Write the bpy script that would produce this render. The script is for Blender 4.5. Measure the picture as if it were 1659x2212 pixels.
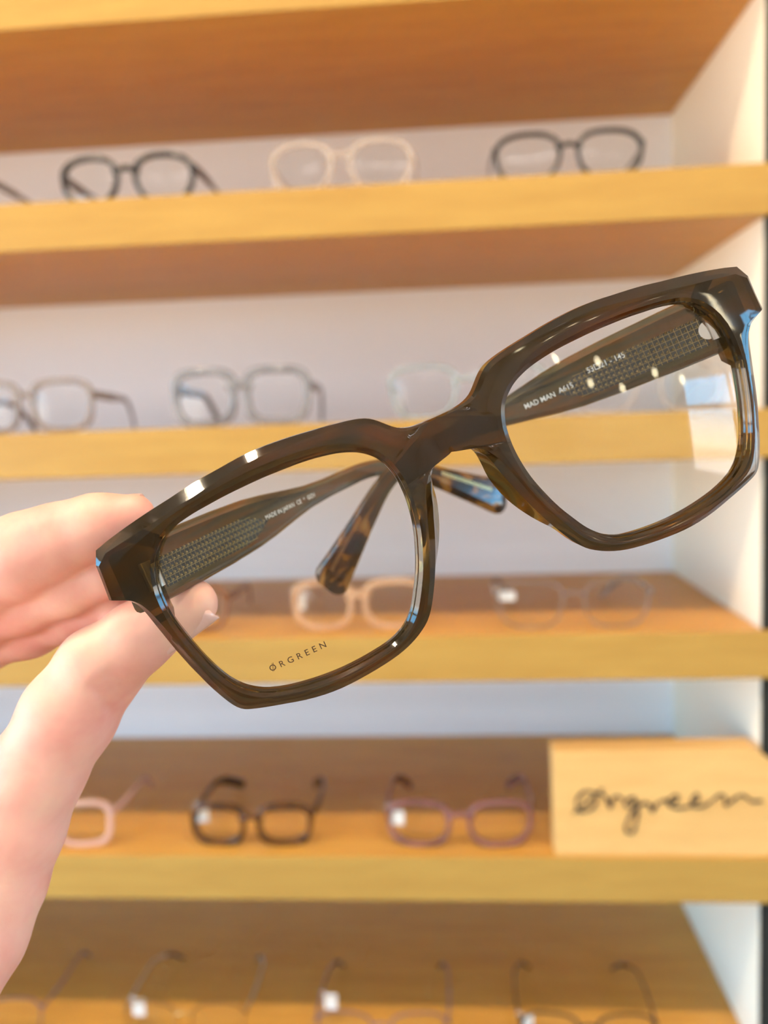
import bpy, bmesh, math, random
import numpy as np
from mathutils import Vector, Matrix

random.seed(7)
S = bpy.context.scene
COL = S.collection
for o in list(bpy.data.objects):
    bpy.data.objects.remove(o, do_unlink=True)

# ------------------------------------------------------------------ camera
W, H, F = 1659.0, 2212.0, 1927.13
CAM = Vector((-0.27112, -0.79713, 0.00124))
CR = Vector((0.9966327, 0.0750872, -0.0329409))     # camera right
CU = Vector((0.0256956, 0.0954931, 0.9950984))      # camera up
CF = Vector((-0.0778648, 0.9925941, -0.0932422))    # camera forward
cam = bpy.data.cameras.new('camera')
cam_ob = bpy.data.objects.new('camera', cam)
COL.objects.link(cam_ob)
cam_ob.matrix_world = Matrix(((CR.x, CU.x, -CF.x, CAM.x), (CR.y, CU.y, -CF.y, CAM.y), (CR.z, CU.z, -CF.z, CAM.z), (0, 0, 0, 1)))
cam.sensor_fit = 'HORIZONTAL'
cam.sensor_width = 27.0
cam.lens = F / W * 27.0
cam.clip_start = 0.005
cam.clip_end = 60
cam.dof.use_dof = True
cam.dof.focus_distance = 0.186
cam.dof.aperture_fstop = cam.lens / 2.7
S.camera = cam_ob

def ray(px, py):
    return (CF + CR * ((px - W / 2) / F) - CU * ((py - H / 2) / F))
def cp(px, py, zmm):
    """pixel and distance along the view axis in mm -> world"""
    return CAM + ray(px, py) * (zmm / 1000.0)
def on_y(px, py, Y):
    d = ray(px, py)
    return CAM + d * ((Y - CAM.y) / d.y)

# ------------------------------------------------------------------ view, sky, lights
S.view_settings.view_transform = 'Standard'
S.view_settings.look = 'None'
S.view_settings.gamma = 1.0
S.view_settings.exposure = 0.08
S.view_settings.use_curve_mapping = False
S.cycles.max_bounces = 8
S.cycles.diffuse_bounces = 4
S.cycles.glossy_bounces = 3
S.cycles.transmission_bounces = 6
S.cycles.transparent_max_bounces = 16
S.cycles.caustics_reflective = False
S.cycles.caustics_refractive = False
S.cycles.use_adaptive_sampling = True
S.cycles.adaptive_threshold = 0.1
S.cycles.adaptive_min_samples = 16

world = bpy.data.worlds.new('sky')
S.world = world
world.use_nodes = True
wn = world.node_tree
wn.nodes.clear()
wo = wn.nodes.new('ShaderNodeOutputWorld')
wb = wn.nodes.new('ShaderNodeBackground')
wt = wn.nodes.new('ShaderNodeTexCoord')
ws = wn.nodes.new('ShaderNodeSeparateXYZ')
wr = wn.nodes.new('ShaderNodeValToRGB')
wm = wn.nodes.new('ShaderNodeMapRange')
wm.inputs[1].default_value = -0.3
wm.inputs[2].default_value = 0.7
wn.links.new(wt.outputs['Generated'], ws.inputs[0])
wn.links.new(ws.outputs[2], wm.inputs[0])
wn.links.new(wm.outputs[0], wr.inputs[0])
cr = wr.color_ramp
cr.elements[0].position = 0.0
cr.elements[0].color = (0.52, 0.47, 0.41, 1)
cr.elements[1].position = 1.0
cr.elements[1].color = (0.10, 0.36, 0.85, 1)
for p, c in ((0.285, (0.62, 0.57, 0.50, 1)), (0.305, (0.80, 0.82, 0.80, 1)), (0.345, (0.55, 0.76, 0.90, 1)), (0.385, (0.22, 0.60, 0.95, 1))):
    e = cr.elements.new(p)
    e.color = c
wn.links.new(wr.outputs[0], wb.inputs[0])
wb.inputs[1].default_value = 14.0
wn.links.new(wb.outputs[0], wo.inputs[0])

LIGHTS = []
def disc_light(name, loc, power, color, size, target=None, shape='DISK', size_y=None):
    l = bpy.data.lights.new(name, 'AREA')
    l.shape = shape
    l.size = size
    if size_y: l.size_y = size_y
    l.energy = power
    l.color = color
    ob = bpy.data.objects.new(name, l)
    COL.objects.link(ob)
    ob.location = loc
    d = (Vector(target) - Vector(loc)) if target else Vector((0, 0, -1))
    ob.rotation_euler = d.to_track_quat('-Z', 'Y').to_euler()
    LIGHTS.append(ob)
    return ob
CEIL = 1.45
WARM = (1.0, 0.80, 0.55)
NEUT = (0.98, 0.94, 0.93)
SPOTX = (-1.85, -1.2, -0.5, 0.2)
SPOTY = -0.90
for x in SPOTX:
    disc_light('spotlight_beam', (x, SPOTY, CEIL - 0.10), 10, WARM, 0.09, (x * 0.9, -0.1, -0.2))
FILL_PANELS = [(-1.4, -4.2), (0.2, -4.2), (1.8, -4.2), (-1.4, -5.8), (0.2, -5.8), (1.8, -5.8)]  # unseen ceiling panels, added as low frontal fill for the shelves
for x, y in FILL_PANELS:
    disc_light('added_fill_light', (x, y, CEIL - 0.035), 18, NEUT, 1.16, None, 'RECTANGLE', 0.28)

# ------------------------------------------------------------------ materials
def new_mat(name):
    m = bpy.data.materials.new(name)
    m.use_nodes = True
    nt = m.node_tree
    b = nt.nodes['Principled BSDF']
    return m, nt, b
def simple(name, col, rough=0.5, metal=0.0, spec=0.5, coat=0.0, trans=0.0, ior=1.49, emit=None, es=0.0):
    m, nt, b = new_mat(name)
    b.inputs['Base Color'].default_value = (*col, 1)
    b.inputs['Roughness'].default_value = rough
    b.inputs['Metallic'].default_value = metal
    b.inputs['Specular IOR Level'].default_value = spec
    b.inputs['Coat Weight'].default_value = coat
    b.inputs['Transmission Weight'].default_value = trans
    b.inputs['IOR'].default_value = ior
    if emit:
        b.inputs['Emission Color'].default_value = (*emit, 1)
        b.inputs['Emission Strength'].default_value = es
    return m
def ramp(nt, fac, stops):
    r = nt.nodes.new('ShaderNodeValToRGB')
    els = r.color_ramp.elements
    while len(els) < len(stops): els.new(0.5)
    for e, (p, c) in zip(els, stops):
        e.position = p
        e.color = (*c, 1)
    nt.links.new(fac, r.inputs[0])
    return r.outputs[0]
def noise(nt, vec, scale, detail=3.0, rough=0.5, dist=0.0, sc=(1, 1, 1), loc=(0, 0, 0)):
    mp = nt.nodes.new('ShaderNodeMapping')
    mp.inputs['Scale'].default_value = sc
    mp.inputs['Location'].default_value = loc
    nt.links.new(vec, mp.inputs[0])
    n = nt.nodes.new('ShaderNodeTexNoise')
    n.inputs['Scale'].default_value = scale
    n.inputs['Detail'].default_value = detail
    n.inputs['Roughness'].default_value = rough
    n.inputs['Distortion'].default_value = dist
    nt.links.new(mp.outputs[0], n.inputs[0])
    return n.outputs[0]
def coord(nt, which='Object'):
    t = nt.nodes.new('ShaderNodeTexCoord')
    return t.outputs[which]
def mixc(nt, fac, a, b, mode='MIX'):
    m = nt.nodes.new('ShaderNodeMix')
    m.data_type = 'RGBA'
    m.blend_type = mode
    if isinstance(fac, float): m.inputs[0].default_value = fac
    else: nt.links.new(fac, m.inputs[0])
    for s, v in ((6, a), (7, b)):
        if isinstance(v, tuple): m.inputs[s].default_value = (*v, 1)
        else: nt.links.new(v, m.inputs[s])
    return m.outputs[2]
def bump(nt, b, h, strength=0.2, dist=0.001):
    n = nt.nodes.new('ShaderNodeBump')
    n.inputs['Strength'].default_value = strength
    n.inputs['Distance'].default_value = dist
    nt.links.new(h, n.inputs['Height'])
    nt.links.new(n.outputs[0], b.inputs['Normal'])

def oak(name, light, dark, rough=0.42, seed=0.0):
    m, nt, b = new_mat(name)
    v = coord(nt)
    g1 = noise(nt, v, 9, 4, 0.55, 0.6, (1.0, 9, 9), (seed, 0, 0))
    g2 = noise(nt, v, 60, 3, 0.6, 0.2, (0.5, 12, 12), (seed, 3, 0))
    c = ramp(nt, g1, [(0.32, dark), (0.62, light)])
    c2 = ramp(nt, g2, [(0.35, tuple(k * 0.82 for k in light)), (0.6, light)])
    nt.links.new(mixc(nt, 0.35, c, c2), b.inputs['Base Color'])
    b.inputs['Roughness'].default_value = rough
    b.inputs['Specular IOR Level'].default_value = 0.35
    bump(nt, b, g2, 0.08, 0.0008)
    return m
M = {}
M['oak'] = oak('oak_veneer', (0.66, 0.335, 0.060), (0.54, 0.245, 0.038))
M['oak_edge'] = oak('oak_edge_band', (0.47, 0.280, 0.064), (0.41, 0.228, 0.049), 0.45, 2.0)
M['oak_sign'] = oak('pale_oak', (0.76, 0.47, 0.17), (0.66, 0.37, 0.12), 0.5, 4.0)
M['back'] = simple('painted_back_panel', (0.92, 0.93, 0.96), 0.55, spec=0.3)
M['panel'] = simple('cream_laminate', (0.95, 0.89, 0.74), 0.5, spec=0.3)
M['dark_edge'] = simple('dark_edge_strip', (0.030, 0.031, 0.028), 0.9, spec=0.05)
M['wall'] = simple('white_wall_paint', (0.72, 0.70, 0.67), 0.8)
M['ceiling'] = simple('white_ceiling_paint', (0.78, 0.77, 0.75), 0.85)
M['floor'] = oak('floor_boards', (0.45, 0.29, 0.15), (0.33, 0.20, 0.10), 0.4, 9.0)
M['white_metal'] = simple('white_metal', (0.8, 0.8, 0.8), 0.4)
M['glow'] = simple('lamp_glow', (1, 1, 1), 0.5, emit=(1.0, 0.86, 0.55), es=20.0)
M['glow_panel'] = simple('fill_panel_diffuser', (1, 1, 1), 0.5, emit=(1.0, 0.95, 0.88), es=3.0)
M['black'] = simple('black_ink', (0.015, 0.012, 0.010), 0.6)
M['ink_brown'] = simple('brown_print', (0.05, 0.018, 0.004), 0.6)
M['ink_white'] = simple('white_print', (0.70, 0.70, 0.66), 0.5)
M['paper'] = simple('white_paper', (0.85, 0.84, 0.80), 0.6)
M['gold'] = simple('gold_metal', (0.62, 0.42, 0.18), 0.28, 1.0)
M['steel'] = simple('steel_metal', (0.62, 0.60, 0.56), 0.3, 1.0)
M['core'] = simple('dark_gilt_core', (0.36, 0.26, 0.10), 0.30, 1.0)
M['core_base'] = simple('dark_core_base', (0.010, 0.008, 0.004), 0.6)

def lens_mat(name, tint=(0.97, 0.985, 0.975), gain=1.0):
    m = bpy.data.materials.new(name)
    m.use_nodes = True
    nt = m.node_tree
    nt.nodes.clear()
    out = nt.nodes.new('ShaderNodeOutputMaterial')
    tr = nt.nodes.new('ShaderNodeBsdfTransparent')
    tr.inputs[0].default_value = (*tint, 1)
    gl = nt.nodes.new('ShaderNodeBsdfGlossy')
    gl.inputs['Roughness'].default_value = 0.01
    gl.inputs['Color'].default_value = (1, 1, 1, 1)
    lw = nt.nodes.new('ShaderNodeLayerWeight')
    lw.inputs[0].default_value = 0.5
    pw = nt.nodes.new('ShaderNodeMath')
    pw.operation = 'POWER'
    pw.inputs[1].default_value = 5.0
    nt.links.new(lw.outputs['Facing'], pw.inputs[0])
    fr = nt.nodes.new('ShaderNodeMath')
    fr.operation = 'MULTIPLY_ADD'
    fr.inputs[1].default_value = 0.96
    fr.inputs[2].default_value = 0.04
    nt.links.new(pw.outputs[0], fr.inputs[0])
    mul = nt.nodes.new('ShaderNodeMath')
    mul.operation = 'MULTIPLY'
    mul.inputs[1].default_value = gain
    mul.use_clamp = True
    mx = nt.nodes.new('ShaderNodeMixShader')
    nt.links.new(fr.outputs[0], mul.inputs[0])
    nt.links.new(mul.outputs[0], mx.inputs[0])
    nt.links.new(tr.outputs[0], mx.inputs[1])
    nt.links.new(gl.outputs[0], mx.inputs[2])
    nt.links.new(mx.outputs[0], out.inputs[0])
    return m
M['lens'] = lens_mat('clear_demo_lens', gain=1.1)
M['shelf_lens'] = lens_mat('clear_lens', (0.96, 0.97, 0.97), 0.6)
M['pane'] = lens_mat('window_glass', (0.98, 0.98, 0.98), 1.0)

def acetate_front():
    m, nt, b = new_mat('brown_olive_acetate')
    v = coord(nt)
    n1 = noise(nt, v, 45, 2, 0.5, 0.8, (0.8, 2.2, 1))
    c = ramp(nt, n1, [(0.30, (0.045, 0.034, 0.014)), (0.48, (0.080, 0.045, 0.011)), (0.66, (0.150, 0.058, 0.007))])
    nt.links.new(c, b.inputs['Base Color'])
    b.inputs['Roughness'].default_value = 0.06
    b.inputs['IOR'].default_value = 1.49
    b.inputs['Transmission Weight'].default_value = 0.86
    b.inputs['Coat Weight'].default_value = 0.0
    b.inputs['Coat Roughness'].default_value = 0.02
    return m
M['acetate'] = acetate_front()
def acetate_temple():
    m, nt, b = new_mat('horn_streaked_acetate')
    v = coord(nt, 'UV')                       # u: 0 hinge .. 1 tip, v: 0 bottom .. 1 top
    n1 = noise(nt, v, 5.0, 3, 0.55, 0.5, (0.9, 2.0, 1))
    c1 = ramp(nt, n1, [(0.32, (0.022, 0.020, 0.010)), (0.46, (0.085, 0.068, 0.024)), (0.57, (0.160, 0.060, 0.008)), (0.68, (0.055, 0.046, 0.018))])
    n2 = noise(nt, v, 4.2, 1.5, 0.5, 0.5, (4.6, 1.0, 1), (2.3, 0.7, 0))
    c2 = ramp(nt, n2, [(0.40, (0.012, 0.008, 0.005)), (0.50, (0.060, 0.020, 0.005)), (0.58, (0.36, 0.15, 0.022)), (0.70, (0.50, 0.27, 0.07))])
    sx = nt.nodes.new('ShaderNodeSeparateXYZ')
    nt.links.new(v, sx.inputs[0])
    mr = nt.nodes.new('ShaderNodeMapRange')
    mr.inputs[1].default_value = 0.72
    mr.inputs[2].default_value = 0.82
    nt.links.new(sx.outputs[0], mr.inputs[0])
    nt.links.new(mixc(nt, mr.outputs[0], c1, c2), b.inputs['Base Color'])
    b.inputs['Roughness'].default_value = 0.10
    b.inputs['IOR'].default_value = 1.49
    b.inputs['Transmission Weight'].default_value = 0.45
    b.inputs['Coat Weight'].default_value = 0.0
    b.inputs['Coat Roughness'].default_value = 0.03
    return m
M['temple'] = acetate_temple()

def skin():
    m, nt, b = new_mat('fair_skin')
    v = coord(nt)
    n1 = noise(nt, v, 45, 4, 0.55, 0.3)
    n2 = noise(nt, v, 420, 4, 0.6)
    c = ramp(nt, n1, [(0.33, (0.73, 0.315, 0.25)), (0.52, (0.80, 0.43, 0.335)), (0.70, (0.84, 0.53, 0.39))])
    nt.links.new(c, b.inputs['Base Color'])
    b.inputs['Roughness'].default_value = 0.48
    b.inputs['Specular IOR Level'].default_value = 0.4
    b.inputs['Subsurface Weight'].default_value = 0.35
    b.inputs['Subsurface Radius'].default_value = (1.0, 0.32, 0.18)
    b.inputs['Subsurface Scale'].default_value = 0.006
    bump(nt, b, n2, 0.10, 0.0006)
    return m
M['skin'] = skin()
M['nail'] = simple('pink_nail', (0.80, 0.50, 0.43), 0.22, coat=0.3)

def frame_mat(name, c1, c2, trans=0.0, rough=0.12, scale=60):
    m, nt, b = new_mat(name)
    v = coord(nt)
    n = noise(nt, v, scale, 2, 0.5, 0.5)
    nt.links.new(ramp(nt, n, [(0.40, c1), (0.60, c2)]), b.inputs['Base Color'])
    b.inputs['Roughness'].default_value = rough
    b.inputs['IOR'].default_value = 1.45
    if trans > 0:                      # see-through acetate
        tr = nt.nodes.new('ShaderNodeBsdfTransparent')
        tr.inputs[0].default_value = (*[min(1.0, 0.55 + 0.5 * k) for k in c2], 1)
        mx = nt.nodes.new('ShaderNodeMixShader')
        mx.inputs[0].default_value = trans
        nt.links.new(b.outputs[0], mx.inputs[1])
        nt.links.new(tr.outputs[0], mx.inputs[2])
        nt.links.new(mx.outputs[0], nt.nodes['Material Output'].inputs[0])
    return m

# ------------------------------------------------------------------ mesh helpers
def link_obj(name, me, mat, parent=None):
    o = bpy.data.objects.new(name, me)
    COL.objects.link(o)
    if mat: me.materials.append(mat)
    if parent: o.parent = parent
    return o
def pyobj(name, verts, faces, mat, parent=None, smooth=None):
    me = bpy.data.meshes.new(name)
    me.from_pydata([tuple(v) for v in verts], [], [tuple(f) for f in faces])
    me.update()
    bm = bmesh.new(); bm.from_mesh(me)
    bmesh.ops.recalc_face_normals(bm, faces=bm.faces)
    bm.to_mesh(me); bm.free()
    if smooth is not None:
        me.shade_smooth()
        me.set_sharp_from_angle(angle=math.radians(smooth))
    return link_obj(name, me, mat, parent)
def empty(name, loc=(0, 0, 0), label=None, cat=None, group=None):
    o = bpy.data.objects.new(name, None)
    COL.objects.link(o)
    o.location = loc
    o.empty_display_size = 0.02
    tag(o, label, cat, group)
    return o
def tag(o, label=None, cat=None, group=None, kind=None):
    if label: o['label'] = label
    if cat: o['category'] = cat
    if group: o['group'] = group
    if kind: o['kind'] = kind
    return o
def box_mesh(name, lo, hi, bevel=0.0):
    bm = bmesh.new()
    bmesh.ops.create_cube(bm, size=1)
    for v in bm.verts:
        v.co = Vector([lo[i] + (v.co[i] + 0.5) * (hi[i] - lo[i]) for i in range(3)])
    if bevel:
        bmesh.ops.bevel(bm, geom=bm.edges[:], offset=bevel, segments=2, affect='EDGES', profile=0.6)
    me = bpy.data.meshes.new(name)
    bm.to_mesh(me); bm.free()
    return me
def box(name, lo, hi, mat, parent=None, bevel=0.0):
    return link_obj(name, box_mesh(name, lo, hi, bevel), mat, parent)
class MB:
    """collects quads/tubes into one mesh"""
    def __init__(self): self.v = []; self.f = []
    def grid(self, pts, closed_u=False, closed_v=False):
        n = len(pts); m = len(pts[0]); b = len(self.v)
        for r in pts: self.v += [tuple(p) for p in r]
        for i in range(n if closed_u else n - 1):
            for j in range(m if closed_v else m - 1):
                a = b + i * m + j; c = b + i * m + (j + 1) % m
                d = b + ((i + 1) % n) * m + (j + 1) % m; e = b + ((i + 1) % n) * m + j
                self.f.append((a, c, d, e))
        return b
    def tube(self, pts, radii, seg=8, cap=True, flat=1.0, up=Vector((0, 0, 1))):
        pts = [Vector(p) for p in pts]
        if not isinstance(radii, (list, tuple)): radii = [radii] * len(pts)
        rows = []
        for i, p in enumerate(pts):
            t = (pts[min(i + 1, len(pts) - 1)] - pts[max(i - 1, 0)]).normalized()
            a = up - t * up.dot(t)
            if a.length < 1e-4: a = Vector((1, 0, 0)) - t * t.x
            a.normalize(); c = t.cross(a)
            rows.append([p + (a * math.cos(k * 2 * math.pi / seg) + c * math.sin(k * 2 * math.pi / seg) * flat) * radii[i] for k in range(seg)])
        b = self.grid(rows, closed_v=True)
        if cap:
            self.f.append(tuple(b + k for k in range(seg)))
            e = b + (len(pts) - 1) * seg
            self.f.append(tuple(e + k for k in range(seg)))
    def box(self, lo, hi):
        b = len(self.v)
        for z in (lo[2], hi[2]):
            for x, y in ((lo[0], lo[1]), (hi[0], lo[1]), (hi[0], hi[1]), (lo[0], hi[1])): self.v.append((x, y, z))
        for f in ((0, 1, 2, 3), (4, 5, 6, 7), (0, 1, 5, 4), (1, 2, 6, 5), (2, 3, 7, 6), (3, 0, 4, 7)): self.f.append(tuple(b + k for k in f))
    def build(self, name, mat, parent=None, smooth=None):
        return pyobj(name, self.v, self.f, mat, parent, smooth)
def catmull(pts, n=8, closed=False):
    P = [np.array(p, float) for p in pts]
    out = []
    N = len(P)
    for i in range(N if closed else N - 1):
        if closed: p0, p1, p2, p3 = P[i - 1], P[i], P[(i + 1) % N], P[(i + 2) % N]
        else: p0, p1, p2, p3 = P[max(i - 1, 0)], P[i], P[i + 1], P[min(i + 2, N - 1)]
        for k in range(n):
            t = k / n
            out.append(0.5 * ((2 * p1) + (-p0 + p2) * t + (2 * p0 - 5 * p1 + 4 * p2 - p3) * t * t + (-p0 + 3 * p1 - 3 * p2 + p3) * t ** 3))
    if not closed: out.append(P[-1])
    return out
def text_mesh(txt, size, spacing=1.0, extrude=0.0, offset=0.0):
    c = bpy.data.curves.new('txt', 'FONT')
    c.body = txt
    c.size = size
    c.space_character = spacing
    c.extrude = extrude
    c.offset = offset
    c.resolution_u = 3
    o = bpy.data.objects.new('txt', c)
    COL.objects.link(o)
    bpy.context.view_layer.update()
    me = bpy.data.meshes.new_from_object(o.evaluated_get(bpy.context.evaluated_depsgraph_get()))
    bpy.data.objects.remove(o)
    bpy.data.curves.remove(c)
    return me

# ------------------------------------------------------------------ the room
FLOOR = -1.38
XL, XR, YF, YB = -2.25, 3.1, -7.0, 0.42
tag(box('floor', (XL - .1, YF - .1, FLOOR - 0.06), (XR + .1, YB + .1, FLOOR), M['floor']), kind='structure')
tag(box('ceiling', (XL - .1, YF - .1, CEIL), (XR + .1, YB + .1, CEIL + 0.06), M['ceiling']), kind='structure')
tag(box('wall_back', (XL - .1, YB, FLOOR), (XR + .1, YB + 0.1, CEIL), M['wall']), kind='structure')
tag(box('wall_front', (XL - .1, YF - .1, FLOOR), (XR + .1, YF, CEIL), M['wall']), kind='structure')
# side walls, each with a wide shop window, the left one added for its light
def window_wall(name, X, outward, WY0, WY1, WZ0, WZ1, ztr, nwin, cols):
    x0, x1 = sorted((X, X + outward * 0.1))
    mb = MB()
    mb.box((x0, YF, FLOOR), (x1, YB, WZ0))
    mb.box((x0, YF, WZ1), (x1, YB, CEIL))
    mb.box((x0, YF, WZ0), (x1, WY0, WZ1))
    mb.box((x0, WY1, WZ0), (x1, YB, WZ1))
    tag(mb.build(name, M['wall']), kind='structure')
    cy = (WY0 + WY1) / 2
    win = tag(empty(nwin, (X + outward * 0.05, cy, WZ0)), kind='structure')
    def wbox(nm, y0, y1, z0, z1, mat, t=0.03):
        return box(nm, (-t, y0 - cy, z0 - WZ0), (t, y1 - cy, z1 - WZ0), mat, win)
    wbox('sill', WY0, WY1, WZ0, WZ0 + 0.05, M['white_metal'], 0.05)
    wbox('head', WY0, WY1, WZ1 - 0.05, WZ1, M['white_metal'])
    wbox('transom', WY0 + 0.05, WY1 - 0.05, ztr, ztr + 0.05, M['white_metal'])
    ys = [WY0 + (WY1 - 0.05 - WY0) * i / cols for i in range(cols + 1)]
    for y in ys: wbox('mullion', y, y + 0.05, WZ0 + 0.05, WZ1 - 0.05, M['white_metal'])
    for i in range(cols):
        wbox('pane', ys[i] + 0.05, ys[i + 1], WZ0 + 0.05, ztr, M['pane'], 0.003)
        wbox('pane', ys[i] + 0.05, ys[i + 1], ztr + 0.05, WZ1 - 0.05, M['pane'], 0.003)
window_wall('wall_right', XR, 1, -2.62, 0.10, -0.30, 0.72, 0.36, 'window_1', 3)
window_wall('wall_left', XL, -1, -3.6, 0.25, -0.75, 0.50, 0.15, 'added_window_2', 3)  # unseen left window, added to brighten the side and back panels

# lamps of the shop, with fill panels added
for i, x in enumerate(SPOTX):
    t = empty('ceiling_spotlight', (x, SPOTY, CEIL), 'white ceiling spotlight above the shelves, %s one of the row' % ['leftmost', 'second from left', 'third from left', 'rightmost'][i], 'spotlight', 'spotlights above the shelves')
    mb = MB(); mb.tube([(0, 0, 0), (0, 0, -0.03)], 0.05, 20)
    mb.build('mount', M['white_metal'], t, 30)
    mb = MB()
    rows = [[(r * math.cos(a), r * math.sin(a), z) for a in [k * 2 * math.pi / 20 for k in range(20)]] for r, z in ((0.058, -0.03), (0.058, -0.094), (0.052, -0.094), (0.052, -0.05), (0.0001, -0.05))]
    mb.grid(rows, closed_v=True)
    mb.build('housing', M['white_metal'], t, 30)
for i, (x, y) in enumerate(FILL_PANELS):
    t = empty('added_fill_panel', (x, y, CEIL), 'added fill light, white rectangular ceiling panel, %s of the %s row' % (['left', 'middle', 'right'][i % 3] if i < 6 else ['nearest', 'middle', 'farthest'][i % 3], ['nearer', 'farther', 'left side'][i // 3]), 'ceiling light', 'added rectangular fill lights')
    box('housing', (-0.62, -0.18, -0.03), (0.62, 0.18, 0), M['white_metal'], t)
    
PEND = [(1.3, -3.33, 0.67), (1.76, -3.02, 0.68), (1.66, -3.14, 0.47), (1.99, -2.87, 0.45), (2.29, -2.48, 0.6), (2.51, -2.19, 0.55)]
for i, p in enumerate(PEND):
    t = empty('pendant_lamp', p, 'white globe pendant lamp hanging across the shop, %s from the far end' % ['first', 'second', 'third', 'fourth', 'fifth', 'sixth'][i], 'pendant lamp', 'globe pendant lamps')
    mb = MB()
    rows = [[(0.042 * math.sin(a) * math.cos(b), 0.042 * math.sin(a) * math.sin(b), 0.042 * math.cos(a)) for b in [k * 2 * math.pi / 16 for k in range(16)]] for a in [0.02 + k * (math.pi - .04) / 10 for k in range(11)]]
    mb.grid(rows, closed_v=True)
    mb.build('globe', M['glow'], t, 60)
    mb = MB(); mb.tube([(0, 0, 0.04), (0, 0, 0.075)], 0.014, 12)
    mb.build('cap', M['steel'], t, 40)
    mb = MB(); mb.tube([(0, 0, 0.075), (0, 0, CEIL - p[2])], 0.0025, 6)
    mb.build('cord', M['black'], t)

# ------------------------------------------------------------------ shelving
D, TH = 0.33, 0.0426
SZ = dict(A=0.4048, B=0.2135, C=0.0078, D=-0.1884, E=-0.3978, F=-0.6002)
LEFT = -1.30
unit = empty('shelving_unit', (LEFT / 2, D, FLOOR), 'tall oak display shelving with pale back panel and cream side panel', 'shelf')
def sbox(name, lo, hi, mat, bevel=0.0):
    lo = Vector(lo) - unit.location; hi = Vector(hi) - unit.location
    return box(name, lo, hi, mat, unit, bevel)
sbox('back_panel', (LEFT, D, FLOOR), (0.02, D + 0.02, 1.10), M['back'])
sbox('side_panel', (0.0, 0.012, FLOOR), (0.022, D, 1.10), M['panel'])
sbox('side_panel', (LEFT - 0.022, 0.012, FLOOR), (LEFT, D, 1.10), M['panel'])
sbox('edge_strip', (0.0012, 0.006, FLOOR), (0.06, 0.012, 1.10), M['dark_edge'])
for k, z in list(SZ.items()) + [('a', 0.6098), ('b', 0.8148), ('g', -0.80), ('h', -1.0)]:
    s = sbox('shelf', (LEFT, 0.0, z - TH), (0.06, 0.0118, z), M['oak'], 0.0012)
    s2 = sbox('shelf', (LEFT + 0.0005, 0.0115, z - TH), (-0.0005, D - 0.0005, z), M['oak'])
    # one board: join lip and deck
    bm = bmesh.new(); bm.from_mesh(s.data); bm.from_mesh(s2.data); bm.to_mesh(s.data); bm.free()
    s.data.materials.append(M['oak_edge'])
    yfront = min(v.co.y for v in s.data.vertices)
    for f_ in s.data.polygons:
        if f_.center.y < yfront + 0.0013: f_.material_index = 1
    bpy.data.objects.remove(s2)

# ------------------------------------------------------------------ sign block
Yb = 0.004
sign = empty('sign_block', on_y(1420, 1858, Yb), 'pale oak block with black handwritten lettering, at the right end of a shelf', 'sign')
sign.location.z = SZ['E']
def sp(px, py, Y=Yb): return on_y(px, py, Y) - sign.location
c = [sp(1200, 1860), sp(1700, 1860), sp(1700, 1668), sp(1632, 1617), sp(1195, 1624)]
for q in (c[0], c[1]): q.z = 0.0
vs = [tuple(q) for q in c] + [(q.x, q.y + 0.030, q.z) for q in c]
n = len(c)
fs = [tuple(range(n)), tuple(range(n, 2 * n))] + [(i, (i + 1) % n, n + (i + 1) % n, n + i) for i in range(n)]
blk = pyobj('block', vs, fs, M['oak_sign'], sign)
bv = blk.modifiers.new('bevel', 'BEVEL'); bv.width = 0.001; bv.segments = 2
strokes = [
    [(1288, 1714), (1264, 1709), (1246, 1728), (1249, 1750), (1270, 1752), (1287, 1736), (1287, 1716), (1300, 1714)],
    [(1238, 1757), (1270, 1732), (1302, 1703)],
    [(1300, 1714), (1311, 1727), (1317, 1746), (1323, 1726), (1334, 1720), (1346, 1728)],
    [(1373, 1722), (1357, 1726), (1351, 1738), (1362, 1744), (1374, 1730), (1377, 1748), (1375, 1774), (1368, 1796), (1356, 1799), (1352, 1784), (1362, 1762), (1378, 1742), (1396, 1733)],
    [(1396, 1733), (1405, 1742), (1409, 1754), (1419, 1736), (1438, 1728), (1444, 1738)],
    [(1444, 1740), (1464, 1728), (1461, 1718), (1447, 1726), (1448, 1742), (1466, 1746), (1491, 1742)],
    [(1491, 1742), (1509, 1727), (1505, 1716), (1494, 1727), (1498, 1742), (1516, 1743), (1537, 1731)],
    [(1537, 1731), (1555, 1717), (1566, 1722), (1568, 1740), (1582, 1729), (1600, 1717), (1612, 1722), (1624, 1731), (1648, 1730)]]
mb = MB()
for st in strokes:
    pts = catmull(st, 6)
    pp = [sp(p[0], p[1], Yb - 0.0004) for p in pts]
    rr = [0.0008 + 0.00075 * abs(math.sin(k * 0.33 + len(st))) for k in range(len(pp))]
    mb.tube(pp, rr, 6, True, 1.0)
mb.build('lettering', M['black'], sign, 60)

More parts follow.
